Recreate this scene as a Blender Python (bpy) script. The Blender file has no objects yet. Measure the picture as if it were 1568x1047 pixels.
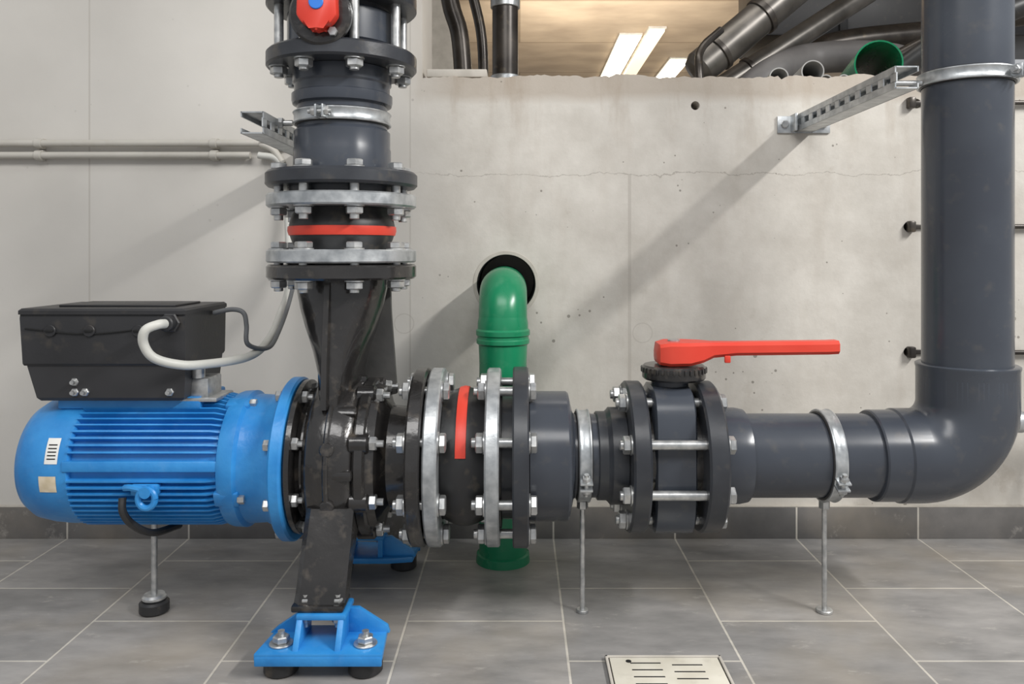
import bpy, bmesh, math, random
from mathutils import Matrix, Vector
random.seed(4)
pi=math.pi
scene=bpy.context.scene

# ---------------------------------------------------------------- materials
def lin(c):
    return tuple(((v/255)/12.92 if v/255<=0.04045 else ((v/255+0.055)/1.055)**2.4) for v in c)+(1,)
def newmat(name):
    m=bpy.data.materials.new(name); m.use_nodes=True
    nt=m.node_tree; b=nt.nodes['Principled BSDF']
    return m,nt,b
def N(nt,t,**k):
    n=nt.nodes.new(t)
    for a,v in k.items(): setattr(n,a,v)
    return n
def simple(name,c1,c2=None,rough=0.4,metal=0.0,scale=8,bump=0.0,bscale=60,dirt=0.0,dirtc=(150,135,110),coat=0.0):
    m,nt,b=newmat(name)
    tc=N(nt,'ShaderNodeTexCoord')
    no=N(nt,'ShaderNodeTexNoise'); no.inputs['Scale'].default_value=scale; no.inputs['Detail'].default_value=6
    nt.links.new(tc.outputs['Object'],no.inputs['Vector'])
    r=N(nt,'ShaderNodeValToRGB')
    r.color_ramp.elements[0].position=0.35; r.color_ramp.elements[1].position=0.7
    r.color_ramp.elements[0].color=lin(c1); r.color_ramp.elements[1].color=lin(c2 or c1)
    nt.links.new(no.outputs['Fac'],r.inputs['Fac'])
    out=r.outputs['Color']
    if dirt>0:
        n2=N(nt,'ShaderNodeTexNoise'); n2.inputs['Scale'].default_value=35; n2.inputs['Detail'].default_value=8
        nt.links.new(tc.outputs['Object'],n2.inputs['Vector'])
        r2=N(nt,'ShaderNodeValToRGB'); r2.color_ramp.elements[0].position=0.58; r2.color_ramp.elements[1].position=0.8
        r2.color_ramp.elements[1].color=(dirt,dirt,dirt,1)
        nt.links.new(n2.outputs['Fac'],r2.inputs['Fac'])
        mx=N(nt,'ShaderNodeMixRGB'); mx.inputs[2].default_value=lin(dirtc)
        nt.links.new(r2.outputs['Color'],mx.inputs[0]); nt.links.new(out,mx.inputs[1]); out=mx.outputs[0]
    nt.links.new(out,b.inputs['Base Color'])
    rr=N(nt,'ShaderNodeMapRange'); rr.inputs['To Min'].default_value=max(0,rough-0.08); rr.inputs['To Max'].default_value=rough+0.12
    nt.links.new(no.outputs['Fac'],rr.inputs['Value']); nt.links.new(rr.outputs[0],b.inputs['Roughness'])
    b.inputs['Metallic'].default_value=metal
    b.inputs['Coat Weight'].default_value=coat
    if bump>0:
        n3=N(nt,'ShaderNodeTexNoise'); n3.inputs['Scale'].default_value=bscale; n3.inputs['Detail'].default_value=4
        nt.links.new(tc.outputs['Object'],n3.inputs['Vector'])
        bp=N(nt,'ShaderNodeBump'); bp.inputs['Strength'].default_value=bump; bp.inputs['Distance'].default_value=0.002
        nt.links.new(n3.outputs['Fac'],bp.inputs['Height']); nt.links.new(bp.outputs[0],b.inputs['Normal'])
    return m
PVC=simple('pvc_grey',(58,62,70),(68,73,81),0.22,scale=5,dirt=0.10)
PVCD=simple('pvc_dark_flange',(44,46,51),(56,59,64),0.32,scale=12,dirt=0.15,bump=0.15)
CAST=simple('black_cast_iron',(32,31,31),(48,46,45),0.2,scale=10,bump=0.8,bscale=40,dirt=0.4,dirtc=(125,115,103),coat=0.4)
CASTG=simple('grey_cast_web',(62,62,62),(78,77,75),0.4,scale=10,bump=0.3)
RUB=simple('black_rubber',(34,34,35),(46,46,47),0.4,dirt=0.25)
BLUE=simple('blue_paint',(36,124,194),(60,148,214),0.33,scale=14,bump=0.3,bscale=90,dirt=0.08,dirtc=(170,200,220))
GALV=simple('galvanised_steel',(160,164,167),(205,208,209),0.34,0.7,scale=40,bump=0.15,bscale=150)
STEEL=simple('zinc_bolt',(168,170,171),(212,212,210),0.3,0.75,scale=60)
RED=simple('red_plastic',(204,56,40),(218,72,54),0.38,scale=6)
GREEN=simple('green_pvc',(14,114,76),(28,136,93),0.25,scale=6,dirt=0.12,dirtc=(150,190,165))
BOX=simple('black_enclosure',(36,36,38),(48,48,50),0.42,scale=5,bump=0.1,bscale=200,dirt=0.1)
BOX2=simple('black_enclosure_lower',(46,46,48),(56,56,58),0.42,scale=5)
CABLE=simple('white_cable',(188,188,182),(206,205,198),0.45)
GCABLE=simple('grey_cable',(96,98,100),(112,114,116),0.5)
COND=simple('conduit_plastic',(182,178,169),(194,190,181),0.45,dirt=0.2)
CREAM=simple('drain_cream',(212,206,190),(226,221,207),0.4,scale=20,dirt=0.3,dirtc=(140,130,112))
DARK=simple('dark_void',(12,12,12),(16,16,16),0.8)
DPIPE=simple('dark_steel_pipe',(54,50,47),(84,79,74),0.3,0.5,scale=9,dirt=0.3)
STAIN=simple('dull_steel_duct',(78,75,71),(116,112,107),0.33,0.6,scale=9)
TARP=simple('grey_sheet',(84,82,82),(112,110,109),0.5,scale=6)
LGREY=simple('light_grey_tube',(150,150,148),(178,178,175),0.45)
WHITE=simple('white_label',(222,222,218),(232,232,228),0.5)
BEIGE=simple('beige_label',(205,190,160),(225,212,190),0.5,scale=60)
BLUED=simple('blue_dot',(30,110,200),(40,120,210),0.4)
PALE=simple('pale_ledge',(180,174,164),(200,194,184),0.8,scale=20,bump=0.3)

def emis(name,c,s):
    m,nt,b=newmat(name)
    b.inputs['Base Color'].default_value=lin(c)
    b.inputs['Emission Color'].default_value=lin(c); b.inputs['Emission Strength'].default_value=s
    return m
LAMP=emis('lamp_tube',(255,246,225),5.0)
LAMP2=emis('lamp_tube_dim',(255,240,210),0.75)

def wood():
    m,nt,b=newmat('plywood_ceiling')
    tc=N(nt,'ShaderNodeTexCoord'); mp=N(nt,'ShaderNodeMapping'); mp.inputs['Scale'].default_value=(1,1.6,1)
    nt.links.new(tc.outputs['Object'],mp.inputs[0])
    no=N(nt,'ShaderNodeTexNoise'); no.inputs['Scale'].default_value=2.2; no.inputs['Detail'].default_value=8
    nt.links.new(mp.outputs[0],no.inputs['Vector'])
    r=N(nt,'ShaderNodeValToRGB'); r.color_ramp.elements[0].position=0.3; r.color_ramp.elements[1].position=0.75
    r.color_ramp.elements[0].color=lin((150,132,110)); r.color_ramp.elements[1].color=lin((184,164,138))
    nt.links.new(no.outputs['Fac'],r.inputs['Fac'])
    br=N(nt,'ShaderNodeTexBrick'); br.inputs['Scale'].default_value=1; br.inputs['Brick Width'].default_value=2.4; br.inputs['Row Height'].default_value=1.2; br.inputs['Mortar Size'].default_value=0.012
    br.inputs['Color1'].default_value=(1,1,1,1); br.inputs['Color2'].default_value=(0.92,0.92,0.92,1); br.inputs['Mortar'].default_value=(0.6,0.57,0.52,1)
    nt.links.new(tc.outputs['Object'],br.inputs['Vector'])
    mx=N(nt,'ShaderNodeMixRGB',blend_type='MULTIPLY'); mx.inputs[0].default_value=1
    nt.links.new(r.outputs[0],mx.inputs[1]); nt.links.new(br.outputs['Color'],mx.inputs[2])
    nt.links.new(mx.outputs[0],b.inputs['Base Color'])
    b.inputs['Roughness'].default_value=0.7
    return m
WOOD=wood()

def tiles(name,vertical=False):
    m,nt,b=newmat(name)
    tc=N(nt,'ShaderNodeTexCoord'); sp=N(nt,'ShaderNodeSeparateXYZ'); nt.links.new(tc.outputs['Object'],sp.inputs[0])
    ax=N(nt,'ShaderNodeMath',operation='ADD'); ax.inputs[1].default_value=-0.085+3.0
    ay=N(nt,'ShaderNodeMath',operation='ADD'); ay.inputs[1].default_value=-1.53+3.0
    nt.links.new(sp.outputs['X'],ax.inputs[0]); nt.links.new(sp.outputs['Y'],ay.inputs[0])
    cb=N(nt,'ShaderNodeCombineXYZ')
    nt.links.new(ax.outputs[0],cb.inputs[1])
    br=N(nt,'ShaderNodeTexBrick'); br.offset=0.5; br.offset_frequency=2
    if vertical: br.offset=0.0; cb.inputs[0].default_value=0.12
    else: nt.links.new(ay.outputs[0],cb.inputs[0])
    br.inputs['Scale'].default_value=1; br.inputs['Brick Width'].default_value=0.3; br.inputs['Row Height'].default_value=0.3
    br.inputs['Mortar Size'].default_value=0.0026; br.inputs['Mortar Smooth'].default_value=0.3
    br.inputs['Bias'].default_value=0
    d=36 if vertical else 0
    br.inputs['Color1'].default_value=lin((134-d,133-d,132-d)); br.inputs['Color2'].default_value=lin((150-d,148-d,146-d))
    br.inputs['Mortar'].default_value=lin((194,190,181))
    nt.links.new(cb.outputs[0],br.inputs['Vector'])
    mp=N(nt,'ShaderNodeMapping'); mp.inputs['Scale'].default_value=(1,2.5,1); mp.inputs['Rotation'].default_value=(0,0,0.5)
    nt.links.new(tc.outputs['Object'],mp.inputs[0])
    no=N(nt,'ShaderNodeTexNoise'); no.inputs['Scale'].default_value=7; no.inputs['Detail'].default_value=9; no.inputs['Roughness'].default_value=0.62
    nt.links.new(mp.outputs[0],no.inputs['Vector'])
    r=N(nt,'ShaderNodeValToRGB'); r.color_ramp.elements[0].position=0.32; r.color_ramp.elements[1].position=0.68
    r.color_ramp.elements[0].color=(0.72,0.72,0.72,1); r.color_ramp.elements[1].color=(1.22,1.2,1.19,1)
    nt.links.new(no.outputs['Fac'],r.inputs[0])
    mx=N(nt,'ShaderNodeMixRGB',blend_type='MULTIPLY'); mx.inputs[0].default_value=1
    nt.links.new(br.outputs['Color'],mx.inputs[1]); nt.links.new(r.outputs[0],mx.inputs[2])
    n2=N(nt,'ShaderNodeTexNoise'); n2.inputs['Scale'].default_value=2.6; n2.inputs['Detail'].default_value=7
    nt.links.new(tc.outputs['Object'],n2.inputs['Vector'])
    r2=N(nt,'ShaderNodeValToRGB'); r2.color_ramp.elements[0].position=0.48; r2.color_ramp.elements[1].position=0.7
    r2.color_ramp.elements[1].color=(0.45,0.45,0.45,1)
    nt.links.new(n2.outputs['Fac'],r2.inputs[0])
    m2=N(nt,'ShaderNodeMixRGB'); m2.inputs[2].default_value=lin((166,153,133))
    nt.links.new(r2.outputs[0],m2.inputs[0]); nt.links.new(mx.outputs[0],m2.inputs[1])
    n4=N(nt,'ShaderNodeTexNoise'); n4.inputs['Scale'].default_value=12; n4.inputs['Detail'].default_value=12; n4.inputs['Roughness'].default_value=0.75
    nt.links.new(mp.outputs[0],n4.inputs['Vector'])
    r4=N(nt,'ShaderNodeValToRGB'); r4.color_ramp.elements[0].position=0.58; r4.color_ramp.elements[1].position=0.68
    r4.color_ramp.elements[1].color=(0.38,0.38,0.38,1)
    nt.links.new(n4.outputs['Fac'],r4.inputs[0])
    m4=N(nt,'ShaderNodeMixRGB'); m4.inputs[2].default_value=lin((200,195,187))
    nt.links.new(r4.outputs[0],m4.inputs[0]); nt.links.new(m2.outputs[0],m4.inputs[1])
    nt.links.new(m4.outputs[0],b.inputs['Base Color'])
    rr=N(nt,'ShaderNodeMapRange'); rr.inputs['To Min'].default_value=0.24; rr.inputs['To Max'].default_value=0.52
    nt.links.new(no.outputs['Fac'],rr.inputs[0]); nt.links.new(rr.outputs[0],b.inputs['Roughness'])
    bp=N(nt,'ShaderNodeBump',invert=True); bp.inputs['Strength'].default_value=0.5; bp.inputs['Distance'].default_value=0.002
    nt.links.new(br.outputs['Fac'],bp.inputs['Height'])
    bp2=N(nt,'ShaderNodeBump'); bp2.inputs['Strength'].default_value=0.25; bp2.inputs['Distance'].default_value=0.002
    nt.links.new(no.outputs['Fac'],bp2.inputs['Height']); nt.links.new(bp.outputs[0],bp2.inputs['Normal'])
    nt.links.new(bp2.outputs[0],b.inputs['Normal'])
    return m
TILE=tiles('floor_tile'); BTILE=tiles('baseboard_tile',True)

def concrete():
    m,nt,b=newmat('concrete_wall')
    L=nt.links.new
    tc=N(nt,'ShaderNodeTexCoord'); sp=N(nt,'ShaderNodeSeparateXYZ'); L(tc.outputs['Object'],sp.inputs[0])
    def math_(op,a,bv=None,c=None):
        n=N(nt,'ShaderNodeMath',operation=op)
        for i,v in enumerate((a,bv,c)):
            if v is None: continue
            if isinstance(v,(int,float)): n.inputs[i].default_value=v
            else: L(v,n.inputs[i])
        return n.outputs[0]
    def noise(scale,detail=5,rough=0.5,vec=None):
        n=N(nt,'ShaderNodeTexNoise'); n.inputs['Scale'].default_value=scale; n.inputs['Detail'].default_value=detail; n.inputs['Roughness'].default_value=rough
        L(vec or tc.outputs['Object'],n.inputs['Vector']); return n.outputs['Fac']
    def mr(v,a,b_,c=0,d=1):
        n=N(nt,'ShaderNodeMapRange'); L(v,n.inputs[0])
        for i,x in zip((1,2,3,4),(a,b_,c,d)): n.inputs[i].default_value=x
        return n.outputs[0]
    def mix(f,a,c):
        n=N(nt,'ShaderNodeMixRGB')
        for i,v in enumerate((f,a,c)):
            if isinstance(v,(int,float)): n.inputs[i].default_value=v
            elif isinstance(v,tuple): n.inputs[i].default_value=v
            else: L(v,n.inputs[i])
        return n.outputs[0]
    X,Z=sp.outputs['X'],sp.outputs['Z']
    n1=noise(2.2,6); n2=noise(9,8,0.65); n3=noise(60,4)
    col=mix(mr(n1,0.35,0.68),lin((198,194,187)),lin((212,208,201)))
    right=mr(X,-0.3,-0.15)
    rough_col=mix(mr(n2,0.35,0.68),lin((190,184,174)),lin((214,209,200)))
    col=mix(math_('MULTIPLY',right,0.75),col,rough_col)
    mp=N(nt,'ShaderNodeMapping'); mp.inputs['Scale'].default_value=(7,1,1.6); L(tc.outputs['Object'],mp.inputs[0])
    ns=noise(2.4,7,0.6,mp.outputs[0])
    top=mr(Z,0.95,1.14)
    st=math_('MULTIPLY',math_('MULTIPLY',mr(ns,0.52,0.74),math_('ADD',math_('MULTIPLY',top,0.6),0.14)),right)
    col=mix(st,col,lin((154,136,116)))
    nb=noise(4.0,10,0.72)
    bl=math_('MULTIPLY',mr(nb,0.6,0.68),math_('MULTIPLY',right,0.34))
    col=mix(bl,col,lin((160,149,134)))
    band=math_('MULTIPLY',mr(math_('ADD',Z,math_('MULTIPLY',n2,0.05)),1.100,1.125),right)
    col=mix(math_('MULTIPLY',band,0.6),col,lin((164,150,134)))
    zc=math_('ADD',Z,math_('MULTIPLY',math_('SUBTRACT',noise(7,6,0.7),0.5),0.06))
    crack=math_('LESS_THAN',math_('ABSOLUTE',math_('SUBTRACT',zc,0.9)),0.0010)
    crack=math_('MULTIPLY',crack,right)
    col=mix(math_('MULTIPLY',crack,0.45),col,lin((130,122,112)))
    for xs,w in ((-1.065,0.0022),(0.274,0.004),(-0.27,0.0018)):
        s=math_('LESS_THAN',math_('ABSOLUTE',math_('SUBTRACT',X,xs)),w)
        if xs>0: s=math_('MULTIPLY',s,math_('LESS_THAN',Z,0.9))
        col=mix(math_('MULTIPLY',s,0.5),col,lin((172,166,157)))
    for (xc,zc_) in ((0.306,0.507),(-0.285,0.53)):
        dd=math_('SQRT',math_('ADD',math_('POWER',math_('SUBTRACT',X,xc),2.0),math_('POWER',math_('SUBTRACT',Z,zc_),2.0)))
        s=math_('LESS_THAN',math_('ABSOLUTE',math_('SUBTRACT',dd,0.024)),0.0014)
        col=mix(math_('MULTIPLY',s,0.3),col,lin((160,154,144)))
    vo=N(nt,'ShaderNodeTexVoronoi'); vo.inputs['Scale'].default_value=38; L(tc.outputs['Object'],vo.inputs['Vector'])
    pit=math_('LESS_THAN',math_('ADD',vo.outputs['Distance'],math_('MULTIPLY',math_('SUBTRACT',noise(6,2),0.5),0.8)),0.0)
    col=mix(math_('MULTIPLY',pit,math_('ADD',math_('MULTIPLY',right,0.5),0.12)),col,lin((95,88,78)))
    L(col,b.inputs['Base Color']); b.inputs['Roughness'].default_value=0.75
    bp=N(nt,'ShaderNodeBump'); bp.inputs['Strength'].default_value=0.4; bp.inputs['Distance'].default_value=0.004
    h=math_('SUBTRACT',math_('ADD',math_('MULTIPLY',n2,math_('ADD',right,0.2)),math_('MULTIPLY',n3,0.15)),math_('MULTIPLY',pit,0.6))
    L(h,bp.inputs['Height']); L(bp.outputs[0],b.inputs['Normal'])
    return m
CONC=concrete()

# ---------------------------------------------------------------- geometry
def FZ(x,y,z): return Matrix.Translation((x,y,z))
def basis(o,a,b,c):
    m=Matrix.Identity(4)
    for i in range(3):
        m[i][0]=a[i]; m[i][1]=b[i]; m[i][2]=c[i]; m[i][3]=o[i]
    return m
def FX(x,y,z): return basis((x,y,z),(0,-1,0),(0,0,-1),(1,0,0))
def FY(x,y,z): return basis((x,y,z),(1,0,0),(0,0,1),(0,-1,0))
def FDIR(o,d):
    d=Vector(d).normalized(); up=Vector((0,0,1)) if abs(d.z)<0.95 else Vector((1,0,0))
    a=up.cross(d).normalized(); b=d.cross(a); return basis(o,a,b,d)

class Geo:
    def __init__(s,name,mats,parent=None,angle=32):
        s.name=name; s.mats=mats if isinstance(mats,list) else [mats]; s.v=[];s.f=[];s.m=[]; s.parent=parent; s.angle=angle
    def add(s,vs,fs,M=None,mi=0):
        o=len(s.v)
        for p in vs:
            p=Vector(p); s.v.append(M@p if M is not None else p)
        for f in fs: s.f.append([i+o for i in f]); s.m.append(mi)
    def lathe(s,prof,M,seg=64,mi=0,phase=0,a0=0,a1=2*pi,closed=False):
        full=abs(a1-a0-2*pi)<1e-6
        n=seg if full else seg+1
        vs=[];fs=[]
        for (r,h) in prof:
            for i in range(n):
                a=phase+a0+(a1-a0)*i/seg
                vs.append((r*math.cos(a),r*math.sin(a),h))
        P=len(prof); rng=P if closed else P-1
        for j in range(rng):
            k=(j+1)%P
            for i in range(seg):
                i2=(i+1)%n
                fs.append([j*n+i,j*n+i2,k*n+i2,k*n+i])
        if not closed and full:
            if prof[0][0]>1e-5: fs.append(list(range(n))[::-1])
            if prof[-1][0]>1e-5: fs.append([(P-1)*n+i for i in range(n)])
        s.add(vs,fs,M,mi)
    def cyl(s,r,h0,h1,M,seg=48,mi=0,ch=0.0,phase=0):
        if ch>0: p=[(r-ch,h0),(r,h0+ch),(r,h1-ch),(r-ch,h1)]
        else: p=[(r,h0),(r,h1)]
        s.lathe(p,M,seg,mi,phase)
    def ring(s,ro,ri,h0,h1,M,seg=64,mi=0,ch=0.002):
        s.lathe([(ri,h0),(ro-ch,h0),(ro,h0+ch),(ro,h1-ch),(ro-ch,h1),(ri,h1)],M,seg,mi,closed=True)
    def hexn(s,r,h0,h1,M,mi=0,phase=0):
        c=min(0.0018,(h1-h0)*0.3)
        s.lathe([(r*0.86,h0),(r,h0+c),(r,h1-c),(r*0.86,h1)],M,6,mi,phase)
    def box(s,sx,sy,sz,M,bev=0.0,mi=0,seg=2):
        bm=bmesh.new(); bmesh.ops.create_cube(bm,size=1)
        for v in bm.verts: v.co=Vector((v.co.x*sx,v.co.y*sy,v.co.z*sz))
        if bev>0: bmesh.ops.bevel(bm,geom=bm.edges[:],offset=bev,segments=seg,affect='EDGES',profile=0.5)
        bm.verts.index_update()
        s.add([v.co.copy() for v in bm.verts],[[v.index for v in f.verts] for f in bm.faces],M,mi); bm.free()
    def prism(s,pts,h0,h1,M,mi=0,bev=0.0):
        bm=bmesh.new()
        a=[bm.verts.new((x,y,h0)) for x,y in pts]; c=[bm.verts.new((x,y,h1)) for x,y in pts]
        n=len(pts); bm.faces.new(a[::-1]); bm.faces.new(c)
        for i in range(n): bm.faces.new([a[i],a[(i+1)%n],c[(i+1)%n],c[i]])
        if bev>0: bmesh.ops.bevel(bm,geom=bm.edges[:],offset=bev,segments=2,affect='EDGES',profile=0.5)
        bm.verts.index_update()
        s.add([v.co.copy() for v in bm.verts],[[v.index for v in f.verts] for f in bm.faces],M,mi); bm.free()
    def loft(s,rings,M=None,mi=0,caps=True):
        n=len(rings[0]); vs=[p for r in rings for p in r]; fs=[]
        for j in range(len(rings)-1):
            for i in range(n):
                i2=(i+1)%n; fs.append([j*n+i,j*n+i2,(j+1)*n+i2,(j+1)*n+i])
        if caps: fs.append(list(range(n))[::-1]); fs.append([(len(rings)-1)*n+i for i in range(n)])
        s.add(vs,fs,M,mi)
    def sweep(s,pts,r,seg=16,mi=0,smooth=True,sub=8):
        P=[Vector(p) for p in pts]
        if smooth and len(P)>2:
            Q=[]
            E=[P[0]*2-P[1]]+P+[P[-1]*2-P[-2]]
            for i in range(1,len(E)-2):
                for k in range(sub):
                    t=k/sub
                    a,b,c,d=E[i-1],E[i],E[i+1],E[i+2]
                    Q.append(0.5*((2*b)+(c-a)*t+(2*a-5*b+4*c-d)*t*t+(3*b-a-3*c+d)*t**3))
            Q.append(P[-1]); P=Q
        T=[(P[min(i+1,len(P)-1)]-P[max(i-1,0)]).normalized() for i in range(len(P))]
        up=Vector((0,0,1)) if abs(T[0].z)<0.9 else Vector((0,1,0))
        u=(up-T[0]*up.dot(T[0])).normalized(); rings=[]
        for i,p in enumerate(P):
            u=(u-T[i]*u.dot(T[i])).normalized(); w=T[i].cross(u)
            rings.append([p+u*r*math.cos(2*pi*k/seg)+w*r*math.sin(2*pi*k/seg) for k in range(seg)])
        s.loft(rings,None,mi)
    # hex bolts round a flange. ends: 'h' plain head, 'n' nut with thread showing
    def bolts(s,M,n,R,h0,h1,ends='nn',mi=0,phase=0,hr=0.0165,ht=0.012,sr=0.009,prot=0.009,nut=0.014):
        for i in range(n):
            a=phase+2*pi*i/n
            B=M@Matrix.Translation((R*math.cos(a),R*math.sin(a),0))
            ph=random.random()
            s.cyl(hr*1.12,h0-0.0025,h0,B,20,mi); s.cyl(hr*1.12,h1,h1+0.0025,B,20,mi)
            s.cyl(sr,h0-0.001,h1+0.001,B,14,mi)
            if ends[0]=='h': s.hexn(hr,h0-ht-0.0025,h0-0.0025,B,mi,ph)
            else:
                s.hexn(hr,h0-nut-0.0025,h0-0.0025,B,mi,ph); s.cyl(sr,h0-prot-nut,h0,B,12,mi,0.001)
            if ends[1]=='h': s.hexn(hr,h1+0.0025,h1+0.0025+ht,B,mi,ph+1)
            else:
                s.hexn(hr,h1+0.0025,h1+0.0025+nut,B,mi,ph+1); s.cyl(sr,h1,h1+prot+nut,B,12,mi,0.001)
    def done(s):
        me=bpy.data.meshes.new(s.name); me.from_pydata([tuple(v) for v in s.v],[],s.f)
        for m in s.mats: me.materials.append(m)
        me.polygons.foreach_set('material_index',s.m)
        bm=bmesh.new(); bm.from_mesh(me); bmesh.ops.recalc_face_normals(bm,faces=bm.faces[:]); bm.to_mesh(me); bm.free()
        me.polygons.foreach_set('use_smooth',[True]*len(me.polygons))
        me.set_sharp_from_angle(angle=math.radians(s.angle))
        ob=bpy.data.objects.new(s.name,me); scene.collection.objects.link(ob)
        if s.parent: ob.parent=s.parent
        return ob
def E(name):
    e=bpy.data.objects.new(name,None); e.empty_display_size=0.05; scene.collection.objects.link(e); return e

D=1.57; CZ=0.308; SX=-0.347; WY=1.98

# ---------------------------------------------------------------- room
g=Geo('floor',TILE); g.box(7,3.5,0.1,FZ(0,WY-1.75,-0.05)); g.done()
pts=[(-3,0),(3.5,0)]
n=420
chips=[(random.uniform(-0.2,1.6),random.uniform(0.01,0.035),random.uniform(0.003,0.009)) for _ in range(22)]
for i in range(n+1):
    x=3.5+(-0.24-3.5)*i/n
    zz=1.143+0.003*math.sin(x*9)+0.002*math.sin(x*31)+random.uniform(-0.0018,0.0018)
    for (xc,wc,dc) in chips:
        if abs(x-xc)<wc: zz-=dc*(1-abs(x-xc)/wc)
    pts.append((x,zz))
pts+=[(-0.24,2.6),(-3,2.6)]
g=Geo('wall_back',CONC,angle=50)
M=basis((0,WY,0),(1,0,0),(0,0,1),(0,-1,0))
g.prism(pts,-0.22,0,M)
wall=g.done()
HX,HZ=-0.032,0.628
c=Geo('cut',DARK)
c.cyl(0.073,-0.19,0.05,FY(HX,WY,HZ),64)
for x,z,r in ((0.437,1.07,0.011),(0.985,1.075,0.012),(0.965,0.77,0.012),(0.965,0.46,0.012)): c.cyl(r,-0.06,0.02,FY(x,WY,z),16)
cut=c.done()
mod=wall.modifiers.new('b','BOOLEAN'); mod.object=cut; mod.solver='EXACT'; mod.operation='DIFFERENCE'
bpy.context.view_layer.update()
dg=bpy.context.evaluated_depsgraph_get()
nm=bpy.data.meshes.new_from_object(wall.evaluated_get(dg)); wall.modifiers.clear(); wall.data=nm
if len(nm.materials)==0: nm.materials.append(CONC)
nm.name='wall_back'
nm.shade_flat()
bpy.data.objects.remove(cut)
g=Geo('trim_hole_shade',DARK); g.ring(0.0735,0.071,-0.18,-0.003,FY(HX,WY,HZ),64,0,0.0005); g.done()  # near-black liner added so the inside of the hole looks shaded
g=Geo('trim_mortar_collar',PALE); g.ring(0.082,0.0735,-0.01,0.0012,FY(HX,WY,HZ),64,0,0.0006); g.done()
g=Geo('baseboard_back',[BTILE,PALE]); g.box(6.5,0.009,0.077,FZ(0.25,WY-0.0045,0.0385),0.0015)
g.box(6.5,0.008,0.004,FZ(0.25,WY-0.004,0.079),0.001,1); g.done()
g=Geo('floor_upper',PALE); g.box(6.5,8,0.1,FZ(0.25,WY+0.22+4,1.08)); g.done()
g=Geo('ceiling',WOOD); g.box(7,8,0.08,FZ(0.25,WY+4.1,2.64)); g.done()
g=Geo('trim_ledge_slab',PALE); g.box(0.15,0.12,0.020,FZ(-0.155,WY+0.065,1.152),0.003); g.done()

for (lx,ly,lw,ll,mt) in ((0.965,8.4,0.18,3.0,LAMP),(1.16,8.2,0.13,3.0,LAMP2),(1.56,8.55,0.18,1.6,LAMP)):
    e=E('fluorescent_ceiling_lamp')
    g=Geo('diffuser',mt,e); g.box(lw,ll,0.03,FZ(lx,ly,2.575),0.008); g.done()
    g=Geo('housing',PALE,e); g.box(lw+0.02,ll+0.04,0.02,FZ(lx,ly,2.595)); g.done()

# ---------------------------------------------------------------- pump + motor
e=E('water_pump'); pump=e
A=FX(0,D,CZ)
g=Geo('volute_casing',[CAST,STEEL,CASTG],e)
prof=[]
for i in range(17):
    a=-pi/2+pi*i/16
    prof.append((0.122+0.036*abs(math.cos(a))**0.7, SX+0.003+0.050*math.sin(a)))
g.lathe([(0.0,SX-0.044)]+prof+[(0.0,SX+0.053)],A,96)
g.ring(0.163,0.12,SX-0.002,SX+0.008,A,96,0,0.003)
g.ring(0.150,0.05,SX+0.048,SX+0.070,A,96,0,0.004)
g.lathe([(0.14,SX+0.070),(0.135,SX+0.084),(0.11,SX+0.092),(0.098,SX+0.10),(0.094,SX+0.13),(0.094,-0.205),(0.0,-0.205)],A,64)
for i in range(8):
    a=pi/8+i*pi/4
    B=A@Matrix.Translation((0.137*math.cos(a),0.137*math.sin(a),0))
    g.cyl(0.019,SX+0.04,SX+0.076,B,20,0,0.003)
    g.hexn(0.0135,SX+0.076,SX+0.090,B,1,i); g.cyl(0.0065,SX+0.08,SX+0.102,B,10,1)
g.ring(0.170,0.08,-0.204,-0.176,A,80,0,0.004)
def ell(cx,cy,z,rx,ry,n=48): return [(cx+rx*math.cos(2*pi*k/n),cy+ry*math.sin(2*pi*k/n),z) for k in range(n)]
g.loft([ell(SX,D,0.38,0.043,0.11),ell(SX,D,0.44,0.038,0.112),ell(SX,D,0.48,0.041,0.108),ell(SX,D,0.52,0.053,0.102),ell(SX,D,0.56,0.068,0.097),ell(SX,D,0.60,0.080,0.093),ell(SX,D,0.635,0.087,0.090),ell(SX,D,0.66,0.088,0.088)])
for sgn in (-1,1):
    g.loft([[(SX-0.008-w,D+sgn*y0,z),(SX-0.008+w,D+sgn*y0,z),(SX-0.008+w*0.6,D+sgn*y1,z),(SX-0.008-w*0.6,D+sgn*y1,z)] for z,y0,y1,w in ((0.42,0.09,0.125,0.009),(0.50,0.09,0.118,0.008),(0.58,0.085,0.106,0.008),(0.65,0.08,0.094,0.008))])
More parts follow.
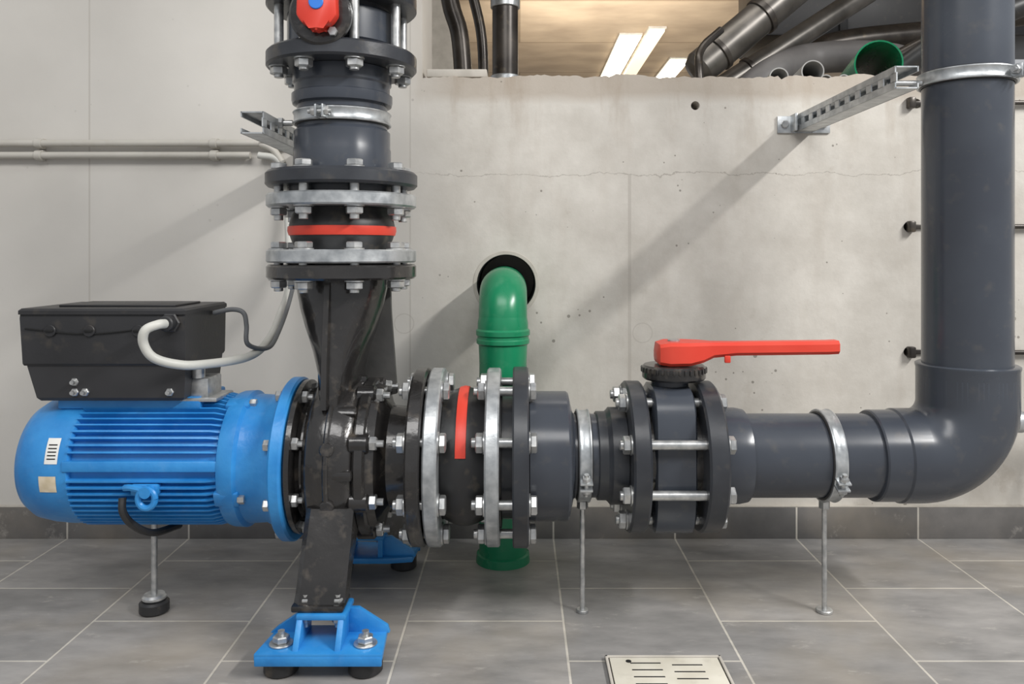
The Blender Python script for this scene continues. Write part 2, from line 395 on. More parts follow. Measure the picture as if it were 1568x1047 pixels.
# stiffening web between the outlet flange and the suction cover
g.prism([(SX,0.656),(SX+0.086,0.656),(SX+0.088,0.58),(SX+0.094,0.50),(SX+0.100,0.42),(SX,0.40)],-0.007,0.007,basis((0,D+0.055,0),(1,0,0),(0,0,1),(0,-1,0)),2,0.002)
g.ring(0.144,0.07,0.655,0.683,FZ(SX,D,0),80,0,0.004)
for a in (0.35,-0.3):
    B=A@Matrix.Rotation(a,4,'Z')@basis((0.155,0,SX+0.005),(0,1,0),(0,0,1),(1,0,0))
    g.cyl(0.013,-0.01,0.008,B,20,0,0.002)
for a in range(8):
    B=A@Matrix.Rotation(a*pi/4,4,'Z')
    g.box(0.03,0.02,0.05,B@Matrix.Translation((0.142,0,SX+0.025)),0.006)
for sgn in (-1,1):
    rings=[]
    for z,ya,yb,w,xo in ((0.25,0.09,0.150,0.042,0.004),(0.20,0.10,0.172,0.043,0.003),(0.17,0.125,0.186,0.043,0.002),(0.12,0.155,0.203,0.043,0.000),(0.100,0.160,0.212,0.044,-0.001)):
        cx=SX+0.005+xo; c=0.010
        Y=lambda t:D+sgn*t
        rings.append([(cx-w,Y(ya),z),(cx+w,Y(ya),z),(cx+w,Y(yb-c),z),(cx+w-c,Y(yb),z),(cx-w+c,Y(yb),z),(cx-w,Y(yb-c),z)])
    g.loft(rings)
    g.box(0.09,0.06,0.012,FZ(SX+0.004,D+sgn*0.186,0.1),0.004)
g.done()
g=Geo('lantern_bracket',[CAST,STEEL],e)
g.lathe([(0.0,-0.424),(0.144,-0.424),(0.147,-0.421),(0.147,-0.412),(0.120,-0.408),(0.115,-0.402),(0.115,-0.385),(0.0,-0.385)],A,80)
for i in range(8):
    a=pi/8+i*pi/4; B=A@Matrix.Translation((0.133*math.cos(a),0.133*math.sin(a),0))
    g.hexn(0.012,-0.412,-0.400,B,1,i); g.cyl(0.0055,-0.41,-0.392,B,10,1)
g.done()
g=Geo('motor',[BLUE,STEEL,RUB,WHITE,BEIGE,DARK],e)
R=0.112
MZ=CZ-0.004; AM=FX(0,D,MZ)
OX=0.038
cowl=[(-0.988,0.0),(-0.986,0.045),(-0.979,0.08),(-0.966,0.102),(-0.948,0.114),(-0.92,0.120),(-0.89,0.1225),(-0.86,0.1225)]
cowl=[(x+OX,r) for x,r in cowl]
g.lathe([(r,x) for x,r in cowl]+[(0.119,-0.858+OX),(0.1165,-0.857+OX),(0.0,-0.857+OX)],AM,80)
g.cyl(R,-0.862+OX,-0.51,AM,80)
nf=60
for i in range(nf):
    a=2*pi*i/nf
    if abs(math.sin(a+0.11))<0.11: continue
    ho=0.0135
    B=AM@Matrix.Rotation(a,4,'Z')
    w=0.0016
    x0=-0.86+OX; x1=-0.540
    r0=R-0.002
    g.loft([[(r0,-w*1.5,x0),(r0,w*1.5,x0),(R+ho,w,x0),(R+ho,-w,x0)],[(r0,-w*1.5,x1-0.03),(r0,w*1.5,x1-0.03),(R+ho,w,x1-0.03),(R+ho,-w,x1-0.03)],[(r0,-w*1.5,x1),(r0,w*1.5,x1),(R+0.004,w,x1+0.004),(R+0.004,-w,x1+0.004)]],B)
for sgn in (1,-1):
    B=AM@Matrix.Rotation((0 if sgn>0 else pi)-0.11,4,'Z')
    g.box(0.022,0.020,0.29,B@Matrix.Translation((R+0.002,0,-0.685)),0.003)
g.lathe([(0.0,-0.556),(0.112,-0.556),(0.126,-0.549),(0.129,-0.541),(0.130,-0.520),(0.123,-0.514),(0.121,-0.480),(0.130,-0.462),(0.136,-0.452),(0.0,-0.452)],AM,80)
g.ring(0.156,0.05,-0.449,-0.425,AM,96,0,0.004)
for i in range(8):
    a=pi/8+i*pi/4; B=AM@Matrix.Translation((0.140*math.cos(a),0.140*math.sin(a),0))
    g.hexn(0.011,-0.461,-0.449,B,1,i)
    if i%2==0:
        B=AM@Matrix.Rotation(a,4,'Z'); g.box(0.018,0.03,0.046,B@Matrix.Translation((0.120,0,-0.533)),0.004)
        g.hexn(0.009,-0.512,-0.500,B@Matrix.Translation((0.124,0,0)),1)
g.box(0.27,0.13,0.022,FZ(-0.735,D,MZ+0.118),0.004)
fy=D-0.128
ex,ez=-0.667,MZ-0.035
g.box(0.05,0.02,0.02,FZ(ex-0.01,fy+0.008,ez+0.008),0.004)
ring=[(ex+0.015*math.cos(t),fy-0.012,ez-0.004+0.017*math.sin(t)) for t in [2*pi*k/20 for k in range(21)]]
g.sweep(ring,0.006,10,smooth=False)
g.cyl(0.010,0.0,0.02,FY(ex,fy,ez+0.008),16)
g.sweep([(ex,fy-0.012,ez+0.01),(ex-0.03,fy-0.006,ez+0.014),(ex-0.045,fy,ez+0.012)],0.006,8)
g.sweep([(ex-0.048,D-0.130,MZ-0.04),(ex-0.045,D-0.134,MZ-0.065),(ex-0.036,D-0.114,MZ-0.095),(ex-0.02,D-0.07,MZ-0.124),(ex+0.0,D-0.0,MZ-0.133)],0.007,8,2)
def patch(x0,x1,z0,z1,mi,off=0.0008):
    vs=[];fs=[];nu=6;nv=6
    for i in range(nu+1):
        x=x0+(x1-x0)*i/nu
        for j in range(nv+1):
            z=z0+(z1-z0)*j/nv
            r=0.1225+off
            for (xa,ra),(xb,rb) in zip(cowl,cowl[1:]):
                if xa<=x<=xb: r=ra+(rb-ra)*(x-xa)/(xb-xa)+off
            vs.append((x,D-math.sqrt(max(r*r-z*z,0)),MZ+z))
    for i in range(nu):
        for j in range(nv):
            a=i*(nv+1)+j; fs.append([a,a+1,a+nv+2,a+nv+1])
    g.add(vs,fs,None,mi)
patch(-0.862,-0.838,0.018,0.062,3); patch(-0.872,-0.840,-0.034,-0.004,4)
for k in range(5): patch(-0.858,-0.842,0.026+k*0.006,0.028+k*0.006,5,0.0012)
g.done()
g=Geo('motor_support_foot',[STEEL,RUB],e)
g.cyl(0.006,0.03,0.185,FZ(-0.717,D,0),12); g.cyl(0.028,0.0,0.024,FZ(-0.717,D,0),32,1,0.004); g.cyl(0.023,0.024,0.036,FZ(-0.717,D,0),32,0,0.004)
g.done()
for sgn,nm_ in ((-1,'base_bracket_front'),(1,'base_bracket_rear')):
    g=Geo(nm_,[BLUE,STEEL,RUB],e)
    yc=D+sgn*0.205; bx=SX+0.018
    g.prism([(-0.108,0.052),(0.104,0.052),(0.098,-0.042),(0.045,-0.052),(-0.045,-0.052),(-0.096,-0.042)],0.034,0.046,basis((bx,yc,0),(1,0,0),(0,sgn,0),(0,0,1)),0,0.002)
    g.box(0.21,0.006,0.016,FZ(bx-0.002,yc+sgn*0.05,0.033),0.002)
    g.box(0.085,0.07,0.010,FZ(bx-0.006,yc-sgn*0.018,0.089),0.003)
    for xo in (-0.030,0.040):
        g.prism([(-0.045,0.044),(0.045,0.044),(0.016,0.086),(-0.045,0.086)],-0.005,0.005,basis((bx-0.012+xo,yc,0),(0,sgn,0),(0,0,1),(1,0,0)),0,0.001)
    g.prism([(0.03,0.088),(0.050,0.088),(0.100,0.056),(0.104,0.044),(0.03,0.044)],-0.005,0.005,basis((bx,yc-sgn*0.03,0),(1,0,0),(0,0,1),(0,-1,0)),0,0.001)
    g.prism([(-0.045,0.086),(-0.045,0.044),(-0.104,0.044),(-0.092,0.054)],-0.005,0.005,basis((bx,yc-sgn*0.03,0),(1,0,0),(0,0,1),(0,-1,0)),0,0.001)
    for xo in (-0.072,0.07):
        F=FZ(bx+xo,yc+sgn*0.018,0)
        g.cyl(0.029,0.0,0.034,F,32,2,0.004); g.cyl(0.020,0.046,0.0495,F,24,1,0.001); g.hexn(0.014,0.0495,0.061,F,1,xo*9); g.cyl(0.006,0.06,0.069,F,10,1)
    for xo in (-0.025,0.03):
        F=FZ(bx-0.012+xo,yc-sgn*0.005,0); g.hexn(0.010,0.072,0.084,F,1); g.hexn(0.009,0.106,0.114,F,1); g.cyl(0.005,0.065,0.12,F,10,1)
    g.done()

# ---------------------------------------------------------------- control box
e=E('motor_control_box')
g=Geo('enclosure',[BOX,BOX2,STEEL,DARK],e,angle=25)
x0,x1=-0.918,-0.614
def rect(x0,x1,y0,y1,z): return [(x0,y0,z),(x1,y0,z),(x1,y1,z),(x0,y1,z)]
g.loft([rect(x0+0.004,x1-0.002,1.475,1.665,0.497),rect(x0+0.003,x1-0.001,1.472,1.67,0.501),rect(x0,x1,1.468,1.672,0.585),rect(x0,x1,1.470,1.67,0.594)])
g.loft([rect(x0-0.001,x1+0.001,1.465,1.675,0.592),rect(x0-0.001,x1+0.001,1.465,1.675,0.599),rect(x0+0.003,x1-0.003,1.469,1.671,0.603)])
g.box(0.22,0.12,0.004,FZ(-0.76,1.57,0.605),0.001)
g.loft([rect(x0+0.028,x1-0.014,1.488,1.65,0.430),rect(x0+0.022,x1-0.008,1.484,1.655,0.436),rect(x0+0.008,x1-0.003,1.477,1.662,0.497)],None,1)
g.sweep([(x0+0.01,1.4675,0.566),(-0.80,1.4675,0.556),(-0.69,1.4675,0.566),(-0.625,1.4675,0.582)],0.0014,6,3)
for x in (-0.862,-0.79,-0.70):
    F=FY(x,1.469,0.562); g.cyl(0.011,-0.002,0.004,F,24,0,0.001); g.box(0.015,0.004,0.004,F@Matrix.Translation((0,0,0.005)),0.001,3)
for x,z in ((-0.824,0.466),(-0.824,0.447),(-0.805,0.447),(-0.648,0.447)):
    g.hexn(0.008,0.0,0.008,FY(x,1.486,z),2); g.cyl(0.004,0.006,0.014,FY(x,1.484,z),10,2)
g.box(0.045,0.07,0.045,FZ(-0.612,1.55,0.445),0.004,2); g.box(0.07,0.09,0.008,FZ(-0.605,1.55,0.428),0.002,2)
g.cyl(0.012,0.0,0.03,FZ(-0.61,1.52,0.468),20,2)
g.hexn(0.019,0.0,0.008,FY(-0.64,1.469,0.577),0); g.cyl(0.014,0.008,0.026,FY(-0.64,1.469,0.577),20,0,0.002)
g.done()
g=Geo('power_cable',CABLE)
g.sweep([(-0.640,1.443,0.577),(-0.645,1.425,0.577),(-0.662,1.415,0.568),(-0.668,1.42,0.545),(-0.655,1.43,0.518),(-0.622,1.45,0.503),(-0.592,1.49,0.497),(-0.543,1.60,0.497),(-0.533,1.70,0.520),(-0.5375,1.80,0.568),(-0.548,1.90,0.63),(-0.565,1.955,0.763),(-0.576,1.962,0.89),(-0.595,1.962,0.935),(-0.64,1.962,0.945)],0.0085,14); g.done()
g=Geo('control_cable',GCABLE)
g.sweep([(-0.612,1.60,0.585),(-0.575,1.60,0.592),(-0.552,1.60,0.585),(-0.546,1.60,0.560),(-0.543,1.60,0.522),(-0.522,1.66,0.508),(-0.518,1.72,0.535),(-0.522,1.82,0.60),(-0.53,1.93,0.70)],0.0048,10); g.done()
for z in (0.974,0.945):
    e=E('wall_conduit')
    g=Geo('pipe',COND,e)
    if z>0.96: g.sweep([(-2.2,1.962,z),(-0.68,1.962,z),(-0.64,1.962,z-0.001),(-0.605,1.962,z-0.015),(-0.58,1.962,z-0.05)],0.0085,14)
    else: g.sweep([(-2.2,1.962,z),(-1.2,1.962,z),(-0.66,1.962,z)],0.0085,14)
    g.done()
    g=Geo('saddle_clips',[COND,STEEL],e)
    for x in (-1.6,-1.18,-0.75):
        g.ring(0.0115,0.0085,-0.009,0.009,FX(x,1.962,z),20); g.box(0.018,0.018,0.026,FZ(x,1.973,z),0.002)
    g.done()

# ---------------------------------------------------------------- flexible joints
def expansion_joint(M,h0,h1,fr,r,stripe,ft,arc=None):
    e=E('rubber_expansion_joint')
    g=Geo('backing_flanges',GALV,e)
    g.ring(fr,r+0.002,h0,h0+ft,M,80,0,0.003); g.ring(fr,r+0.002,h1-ft,h1,M,80,0,0.003); g.done()
    g=Geo('rubber_bellows',[RUB,RED],e)
    L=h1-h0
    P=[(r-0.02,h0-0.003),(r+0.018,h0-0.003),(r+0.018,h0),(r,h0+0.001),(r,h0+ft)]
    for k in range(13):
        t=k/12; P.append((r+0.014*math.sin(pi*t),h0+ft+(L-2*ft)*t))
    P+=[(r,h1-0.001),(r+0.018,h1),(r+0.018,h1+0.003),(r-0.02,h1+0.003)]
    g.lathe(P,M,80,0,closed=True)
    s0,s1=stripe; rr=lambda h: r+0.014*math.sin(pi*min(1,max(0,(h-h0-ft)/(L-2*ft))))
    pr=[(rr(s0)-0.002,s0),(rr(s0)+0.0022,s0+0.001),(rr((s0+s1)/2)+0.003,(s0+s1)/2),(rr(s1)+0.0022,s1-0.001),(rr(s1)-0.002,s1)]
    if arc: g.lathe(pr,M,40,1,a0=arc[0],a1=arc[1])
    else: g.lathe(pr,M,80,1)
    g.done()
    return e
e1=expansion_joint(FZ(SX,D,0),0.6865,0.818,0.144,0.088,(0.738,0.757),0.025)
g=Geo('flange_bolts',STEEL,e1)
g.bolts(FZ(SX,D,0),8,0.121,0.655,0.7115,'nh',0,pi/8)
g.bolts(FZ(SX,D,0),8,0.121,0.793,0.862,'nh',0,pi/8,prot=0.012)
g.done()
e2=expansion_joint(A,-0.172,-0.036,0.170,0.118,(-0.117,-0.096),0.026,arc=(-pi*0.55,-0.20))
g=Geo('flange_bolts',STEEL,e2)
g.bolts(A,8,0.146,-0.204,-0.146,'nh',0,pi/8,hr=0.018)
g.bolts(A,8,0.146,-0.062,0.018,'nh',0,pi/8,hr=0.018,prot=0.010)
g.done()

# ---------------------------------------------------------------- clamps
def clamp(M,h,r,la,name='pipe_clamp',w=0.024):
    e=E(name)
    g=Geo('band',[GALV,RUB,STEEL],e)
    g.ring(r+0.0035,r,h-w/2-0.002,h+w/2+0.002,M,64,1,0.001)
    g.lathe([(r+0.003,h-w/2),(r+0.007,h-w/2),(r+0.008,h-w/2+0.002),(r+0.0055,h-w/4),(r+0.0055,h+w/4),(r+0.008,h+w/2-0.002),(r+0.007,h+w/2),(r+0.003,h+w/2)],M,64,0,closed=True)
    B=M@Matrix.Rotation(la,4,'Z')@Matrix.Translation((r+0.012,0,h))
    for s_ in (-1,1): g.box(0.022,0.004,w,B@Matrix.Translation((0.002,s_*0.007,0)),0.001)
    BB=B@basis((0.004,0,0),(1,0,0),(0,0,-1),(0,1,0))
    g.cyl(0.0045,-0.024,0.022,BB,12,2); g.hexn(0.009,-0.018,-0.009,BB,2); g.hexn(0.009,0.009,0.017,BB,2)
    g.done()
    return e
for cx_,fr_ in ((0.1245,0.012),(0.60,0.016)):
    e=clamp(FX(0,D,CZ),cx_,0.0815,0.35)
    g=Geo('floor_rod',[STEEL],e); g.cyl(0.005,0.0,CZ-0.088,FZ(cx_,D,0),12); g.hexn(0.011,CZ-0.105,CZ-0.088,FZ(cx_,D,0)); g.cyl(fr_,0,0.006,FZ(cx_,D,0),20,0,0.001); g.done()

# ---------------------------------------------------------------- suction line PVC
e=E('suction_pipe')
g=Geo('flange_adaptor',[PVCD,PVC],e)
g.ring(0.172,0.10,-0.012,0.018,A,80,0,0.003)
g.cyl(0.118,-0.0325,-0.012,A,64,0)
g.lathe([(0.112,0.018),(0.124,0.020),(0.124,0.092),(0.121,0.096),(0.085,0.104),(0.0815,0.106),(0.0815,0.108)],A,80,1)
g.cyl(0.080,0.10,0.21,A,64,1)
g.lathe([(0.0,0.150),(0.083,0.150),(0.085,0.152),(0.085,0.168),(0.088,0.172),(0.093,0.176),(0.093,0.205),(0.0,0.205)],A,64,0)
g.done()
g=Geo('pipe_and_elbow',[PVC,PVCD],e)
g.lathe([(0.0,0.381),(0.092,0.381),(0.092,0.425),(0.089,0.44),(0.0805,0.441),(0.0805,0.70),(0.0,0.70)],A,80)
g.lathe([(0.081,0.686),(0.086,0.687),(0.088,0.69),(0.088,0.733),(0.091,0.737),(0.091,0.775),(0.0,0.775)],A,80)
PX=0.88; BR=0.105
cx,cz=PX-BR,CZ+BR
pts=[(PX-BR-0.03,D,CZ),]+[(cx+BR*math.sin(t),D,cz-BR*math.cos(t)) for t in [pi/2*k/20 for k in range(21)]]+[(PX,D,cz+0.05)]
g.sweep(pts,0.091,64,smooth=False)
V=FZ(PX,D,0)
g.lathe([(0.091,CZ+BR),(0.091,0.478),(0.0925,0.482),(0.0925,0.486),(0.089,0.488),(0.081,0.488)],V,80)
g.cyl(0.0805,0.47,2.3,V,80)
g.done()

def valve(M,h0,h1,h2,h3,name):
    e=E(name)
    g=Geo('flanges',[PVCD],e)
    for a,b in ((h0,h1),(h2,h3)): g.ring(0.1445,0.06,a,b,M,80,0,0.004)
    g.done()
    g=Geo('stud_bolts',STEEL,e)
    g.bolts(M,8,0.1205,h0,h3,'nh',0,pi/8,prot=0.008)
    g.done()
    return e
ev=valve(A,0.206,0.240,0.342,0.380,'butterfly_valve')
VX=0.292
g=Geo('body_and_lever',[PVC,CAST,RED,STEEL],ev)
def oblong(x,hy,hz,n=40,p=3.5):
    o=[]
    for k in range(n):
        t=2*pi*k/n; cs,sn=math.cos(t),math.sin(t)
        o.append((x,D+hy*math.copysign(abs(cs)**(2/p),cs),CZ+hz*math.copysign(abs(sn)**(2/p),sn)))
    return o
g.loft([oblong(VX-0.039,0.090,0.134),oblong(VX-0.035,0.096,0.140),oblong(VX+0.035,0.096,0.140),oblong(VX+0.039,0.090,0.134)])
g.cyl(0.092,0.240,0.342,A,64,1)
g.cyl(0.036,CZ+0.12,0.462,FZ(VX+0.004,D,0),32,0,0.003)
g.cyl(0.062,0.458,0.486,FZ(VX+0.012,D,0),64,1,0.004)
for i in range(36):
    a=2*pi*i/36; g.box(0.004,0.005,0.01,FZ(VX+0.012,D,0.477)@Matrix.Rotation(a,4,'Z')@Matrix.Translation((0.0625,0,0)),0.001,1)
def rr(x,y0,y1,z0,z1,c=0.006):
    return [(x,y0+c,z0),(x,y1-c,z0),(x,y1,z0+c),(x,y1,z1-c),(x,y1-c,z1),(x,y0+c,z1),(x,y0,z1-c),(x,y0,z0+c)]
hx=VX+0.012
g.loft([rr(hx-0.036,D-0.020,D+0.020,0.494,0.518),rr(hx-0.032,D-0.034,D+0.034,0.489,0.528),rr(hx-0.014,D-0.044,D+0.044,0.487,0.532),rr(hx+0.025,D-0.044,D+0.044,0.488,0.532),rr(hx+0.052,D-0.034,D+0.034,0.493,0.532),rr(hx+0.075,D-0.022,D+0.022,0.501,0.531),rr(hx+0.12,D-0.019,D+0.019,0.505,0.531),rr(hx+0.30,D-0.019,D+0.019,0.507,0.533),rr(hx+0.320,D-0.018,D+0.018,0.508,0.534)],None,2)
g.box(0.012,0.006,0.014,FZ(hx+0.10,D-0.022,0.499),0.002,2)
g.cyl(0.012,0.530,0.535,FZ(hx,D,0),20,3)
g.done()
e=E('discharge_riser')
g=Geo('flange_and_stub',[PVCD,PVC],e)
V=FZ(SX,D,0)
g.ring(0.146,0.07,0.832,0.862,V,80,0,0.005)
g.cyl(0.105,0.8215,0.832,V,64)
g.lathe([(0.0,0.862),(0.094,0.862),(0.094,0.905),(0.0925,0.91),(0.0925,0.94),(0.087,0.946),(0.087,0.99),(0.095,0.993),(0.097,1.0),(0.097,1.012),(0.092,1.015),(0.092,1.03),(0.095,1.034),(0.095,1.06),(0.0,1.06)],V,80,1)
g.lathe([(0.0,1.209),(0.094,1.209),(0.094,1.26),(0.0815,1.265),(0.0815,2.3),(0,2.3)],V,80,1)
g.done()
ev=valve(FZ(SX,D,0),1.061,1.092,1.178,1.208,'butterfly_valve')
g=Geo('body_and_actuator',[CAST,RED,BLUED,STEEL,PVC,PVCD],ev)
g.cyl(0.105,1.102,1.168,V,64,4,0.004); g.cyl(0.092,1.092,1.178,V,64,5)
F=FY(SX-0.008,D-0.10,1.132)
g.cyl(0.034,-0.02,0.03,F,32,4,0.003)
g.cyl(0.056,0.03,0.048,F,64,0,0.004)
g.prism([(-0.034,0.05),(0.034,0.05),(0.036,-0.010),(0.026,-0.024),(0.010,-0.030),(0.0,-0.040),(-0.010,-0.030),(-0.026,-0.024),(-0.036,-0.010)],0.048,0.074,F,1,0.005)
g.cyl(0.013,0.072,0.0765,F@Matrix.Translation((0,0.012,0)),24,2,0.001)
g.hexn(0.009,0.048,0.056,F@Matrix.Translation((0.024,-0.034,0)),3)
g.done()

def strut(x,z,y0,name,mirror=1):
    e=E(name)
    g=Geo('channel',[GALV,DARK],e,angle=20)
    W=0.041; t=0.0025; L=WY-y0
    ym=(WY+y0)/2
    xs=x
    wx=xs-mirror*W/2
    g.box(t,L,0.013,FZ(wx,ym,z+0.014)); g.box(t,L,0.013,FZ(wx,ym,z-0.014))
    ns=int(L/0.05)
    for i in range(ns+1):
        yy=y0+0.006+i*(L-0.012)/ns
        g.box(t,0.022,0.0165,FZ(wx,yy,z))
    g.box(W,L,t,FZ(xs,ym,z+W/2-t/2)); g.box(W,L,t,FZ(xs,ym,z-W/2+t/2))
    g.box(t,L,0.010,FZ(xs+mirror*W/2,ym,z+W/2-0.005)); g.box(t,L,0.010,FZ(xs+mirror*W/2,ym,z-W/2+0.005))
    g.done()
    g=Geo('wall_plate',[GALV,STEEL],e)
    g.box(0.13,0.006,0.042,FZ(xs,WY-0.003,z-0.002),0.001)
    g.box(0.006,0.04,0.042,FZ(xs-0.03,WY-0.02,z),0.001)
    for s_ in (-1,1): g.hexn(0.010,0.006,0.014,FY(xs+s_*0.048,WY,z-0.002),1)
    g.done()
    return e
es=strut(0.704,1.024,1.45,'strut_bracket',1)
g=Geo('clamp_bolt',STEEL,es); g.cyl(0.006,0.72,0.79,FX(0,D,1.038),12); g.hexn(0.011,0.727,0.737,FX(0,D,1.038)); g.done()
clamp(FZ(PX,D,0),1.045,0.0815,-1.0)
es=strut(-0.493,0.946,1.475,'strut_bracket',-1)
g=Geo('clamp_bolt',STEEL,es); g.cyl(0.006,-0.478,-0.445,FX(0,D,0.960),12); g.hexn(0.011,-0.474,-0.462,FX(0,D,0.960)); g.done()
clamp(FZ(SX,D,0),0.966,0.087,-1.75)

# ---------------------------------------------------------------- green pipe
e=E('green_drain_pipe')
g=Geo('elbow_and_pipe',GREEN,e)
gx,gy=-0.037,1.835; gz=0.616
g.sweep([(gx,WY+0.14,gz),(gx,WY-0.03,gz)]+[(gx,gy+0.065-0.065*math.sin(t),gz-0.065+0.065*math.cos(t)) for t in [pi/2*k/12 for k in range(1,13)]]+[(gx,gy,0.51)],0.0555,48,smooth=False)
g.lathe([(0.055,0.56),(0.058,0.545),(0.058,0.532),(0.062,0.528),(0.062,0.518),(0.059,0.515),(0.059,0.510),(0.061,0.507),(0.061,0.499),(0.056,0.495),(0.0545,0.46),(0.0545,0.02),(0.060,0.018),(0.062,0.0)],FZ(gx,gy,0),64)
g.done()

# ---------------------------------------------------------------- floor drain
e=E('floor_drain_cover')
g=Geo('cover',[CREAM,DARK,PALE],e)
dx0,dx1,dy0,dy1=0.149,0.350,1.190,1.388
cx,cy=(dx0+dx1)/2,(dy0+dy1)/2
g.box(dx1-dx0,dy1-dy0,0.004,FZ(cx,cy,0.0021),0.001,1)
g.box(dx1-dx0-0.014,dy1-dy0-0.014,0.006,FZ(cx,cy,0.0031),0.0015,0)
g.box(dx1-dx0,0.005,0.007,FZ(cx,dy1-0.0025,0.0036),0.001,2); g.box(dx1-dx0,0.005,0.007,FZ(cx,dy0+0.0025,0.0036),0.001,2)
g.box(0.005,dy1-dy0,0.007,FZ(dx0+0.0025,cy,0.0036),0.001,2); g.box(0.005,dy1-dy0,0.007,FZ(dx1-0.0025,cy,0.0036),0.001,2)
for i in range(7):
    yy=dy1-0.026-i*0.022
    g.box(0.052,0.0035,0.0014,FZ(cx-0.034,yy,0.0058),0.0005,1); g.box(0.052,0.0035,0.0014,FZ(cx+0.036,yy-0.006,0.0058),0.0005,1)
g.cyl(0.005,0.0055,0.0066,FZ(cx-0.062,dy1-0.02,0),12,1)
g.done()

# ---------------------------------------------------------------- wall anchors / rods at right
for z in (1.075,0.77,0.46):
    e=E('wall_rod')
    g=Geo('rod',[DPIPE],e); g.cyl(0.006,1.02,1.9,FX(0,1.968,z),12); g.box(0.018,0.02,0.028,FZ(0.968,1.972,z),0.004); g.box(0.06,0.006,0.012,FZ(0.995,1.976,z),0.002); g.done()
e=E('branch_pipe')
g=Geo('pipe',[PVC,GALV],e); g.cyl(0.022,0.99,2.0,FX(0,1.86,0.313),32); g.ring(0.026,0.022,1.15,1.17,FX(0,1.86,0.313),32,1); g.cyl(0.005,-0.12,-0.024,FY(1.16,1.86,0.313),10,1); g.cyl(0.005,0,0.29,FZ(1.30,1.86,0),10,1); g.done()

# ---------------------------------------------------------------- clutter over the wall
def tube(name,p0,p1,r,mat,wall=0.003):
    g=Geo(name,[mat]); M=FDIR(p0,Vector(p1)-Vector(p0)); L=(Vector(p1)-Vector(p0)).length
    g.lathe([(r-wall,0),(r,0),(r,L),(r-wall,L)],M,32,0,closed=True); g.done()
for p0,p1,r in (((0.690,2.12,1.172),(0.80,2.9,1.172),0.025),((0.765,2.08,1.178),(0.87,2.9,1.178),0.029),((0.822,2.14,1.165),(0.935,2.9,1.165),0.018),((0.862,2.12,1.163),(0.98,2.9,1.163),0.016),((0.727,2.10,1.160),(0.815,2.9,1.161),0.013)):
    tube('plastic_tube',p0,p1,r,LGREY)
tube('green_pipe_offcut',(0.950,2.11,1.206),(1.10,2.75,1.206),0.061,GREEN,0.004)
e=E('vertical_steel_pipe'); g=Geo('pipe',[DPIPE,GALV],e); V2=FZ(-0.045,2.6,0); g.cyl(0.042,1.13,2.6,V2,40); g.ring(0.048,0.042,1.50,1.53,V2,40,1); g.ring(0.048,0.042,1.255,1.28,V2,40,1); g.done()
e=E('vertical_steel_pipe'); g=Geo('pipe',[DPIPE,GALV],e); g.sweep([(-0.30,3.0,2.6),(-0.27,3.0,1.75),(-0.22,3.0,1.5),(-0.20,3.0,1.13)],0.034,24); g.done()
e=E('vertical_steel_pipe'); g=Geo('pipe',[DPIPE,GALV],e); g.sweep([(-0.20,2.8,2.6),(-0.19,2.8,1.8),(-0.13,2.8,1.45),(-0.13,2.8,1.13)],0.018,16); g.done()
g=Geo('concrete_pier',PALE); g.box(0.5,0.3,1.47,FZ(-0.52,3.4,1.865)); g.done()
e=E('steel_duct_pipe'); g=Geo('duct',[STAIN,DPIPE],e)
M=FDIR((0.68,3.0,1.40),(0.5,0.05,0.42)); g.cyl(0.066,0.0,0.9,M,40); g.ring(0.073,0.06,0.08,0.10,M,40,1); g.ring(0.073,0.06,0.30,0.325,M,40,1); g.lathe([(0.066,0.0),(0.05,-0.03),(0.0,-0.04)],M,40); g.done()
e=E('steel_duct_pipe'); g=Geo('duct',[STAIN,DPIPE],e)
M=FDIR((0.74,3.15,1.32),(0.55,0.1,0.36)); g.cyl(0.045,0.0,1.2,M,40); g.ring(0.051,0.04,0.2,0.22,M,40,1); g.done()
e=E('steel_duct_pipe'); g=Geo('duct',[DPIPE,GALV],e)
g.sweep([(0.64,2.75,1.13),(0.62,2.75,1.33),(0.64,2.8,1.42),(0.72,2.85,1.5)],0.014,14); g.done()
e=E('dark_recess_block'); g=Geo('duct',[BOX],e); g.box(2.0,0.5,0.5,FZ(2.22,4.2,2.03),0.01); g.box(0.04,0.54,0.54,FZ(1.6,4.2,2.03),0.005); g.done()  # black block added to stand in for the shade of a deep recess
g=Geo('plastic_sheet_roll',TARP); g.sweep([(0.80,3.0,1.26),(0.95,3.0,1.38),(1.15,3.1,1.46),(1.4,3.0,1.43),(1.7,3.0,1.32)],0.06,20); g.done()
g=Geo('plastic_sheet_roll',TARP); g.sweep([(0.86,3.35,1.20),(1.1,3.4,1.32),(1.35,3.4,1.38),(1.9,3.4,1.36)],0.075,20); g.done()
g=Geo('flexible_hose',DPIPE); g.sweep([(1.05,2.95,1.22),(1.2,2.9,1.30),(1.35,2.8,1.40),(1.5,2.7,1.46),(1.8,2.6,1.5)],0.028,20); g.done()
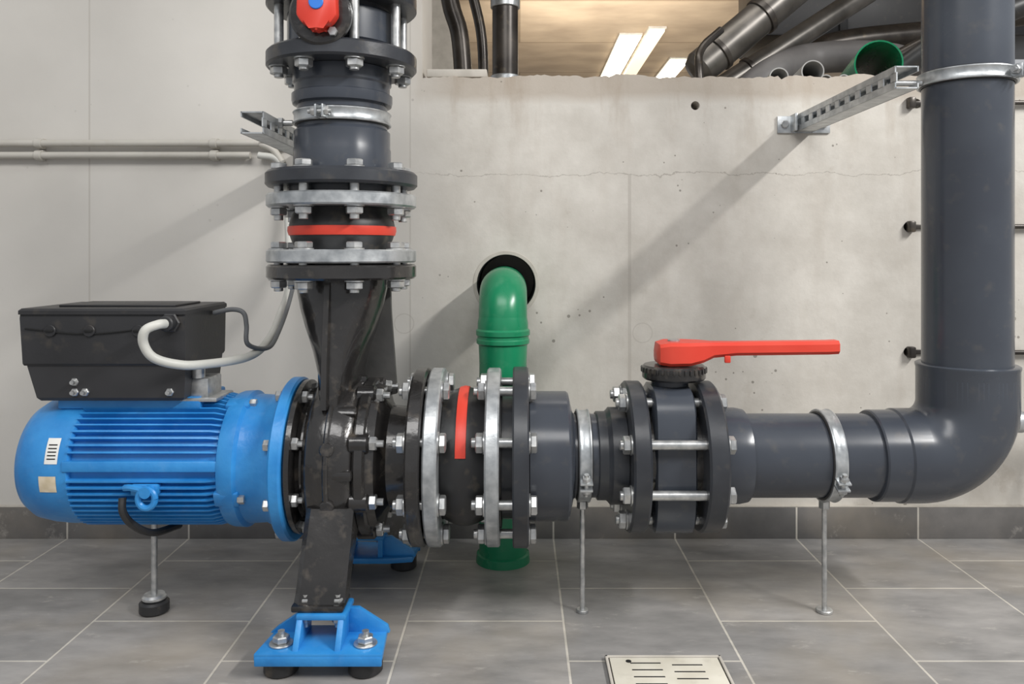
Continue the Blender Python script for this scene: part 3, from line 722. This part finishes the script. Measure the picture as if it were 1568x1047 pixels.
g=Geo('flexible_hose',RUB); g.sweep([(1.16,2.6,1.22),(1.22,2.6,1.28),(1.32,2.55,1.36),(1.5,2.5,1.45),(1.9,2.5,1.6)],0.036,20); g.done()
g=Geo('flexible_hose',DPIPE); g.sweep([(0.9,3.6,1.24),(1.1,3.6,1.50),(1.4,3.6,1.64),(1.9,3.6,1.70)],0.055,20); g.done()
g=Geo('storage_crate',BOX); g.box(0.9,0.4,0.31,FZ(1.60,3.95,1.285),0.01); g.done()

# ---------------------------------------------------------------- lights
def area(name,loc,target,sx,sy,power,col=(1,0.97,0.93)):
    l=bpy.data.lights.new(name,'AREA'); l.shape='RECTANGLE'; l.size=sx; l.size_y=sy; l.energy=power; l.color=col
    o=bpy.data.objects.new(name,l); o.location=loc
    o.rotation_euler=(Vector(target)-Vector(loc)).to_track_quat('-Z','Y').to_euler(); scene.collection.objects.link(o)
area('fluorescent_lamp_side',(2.45,0.1,2.6),(0.0,0.1,0.5),1.5,0.10,112,(1,0.985,0.96))
area('ceiling_lamp_soft',(-0.4,-0.6,2.7),(-0.1,1.8,0.4),2.6,0.8,48,(1,0.985,0.965))
area('rear_uplight_fill',(0.6,6.0,1.7),(0.9,7.2,2.6),1.5,1.5,46,(1,0.96,0.9))  # added uplight that brightens the rear ceiling, no visible fitting
area('clutter_fill',(0.6,2.6,2.5),(0.9,3.2,1.2),1.2,0.3,6,(1,0.96,0.9))  # unseen fill light added for the clutter above the wall
w=bpy.data.worlds.new('world'); scene.world=w; w.use_nodes=True
w.node_tree.nodes['Background'].inputs[0].default_value=(0.95,0.97,1.0,1); w.node_tree.nodes['Background'].inputs[1].default_value=0.5

# ---------------------------------------------------------------- camera
cam=bpy.data.cameras.new('camera'); co=bpy.data.objects.new('camera',cam); scene.collection.objects.link(co)
co.location=(0,0,0.705); co.rotation_euler=(pi/2,0,0)
cam.sensor_width=36; cam.lens=28.08; cam.shift_x=-0.0069; cam.shift_y=-0.0869; cam.clip_start=0.05
scene.camera=co
scene.view_settings.view_transform='Standard'
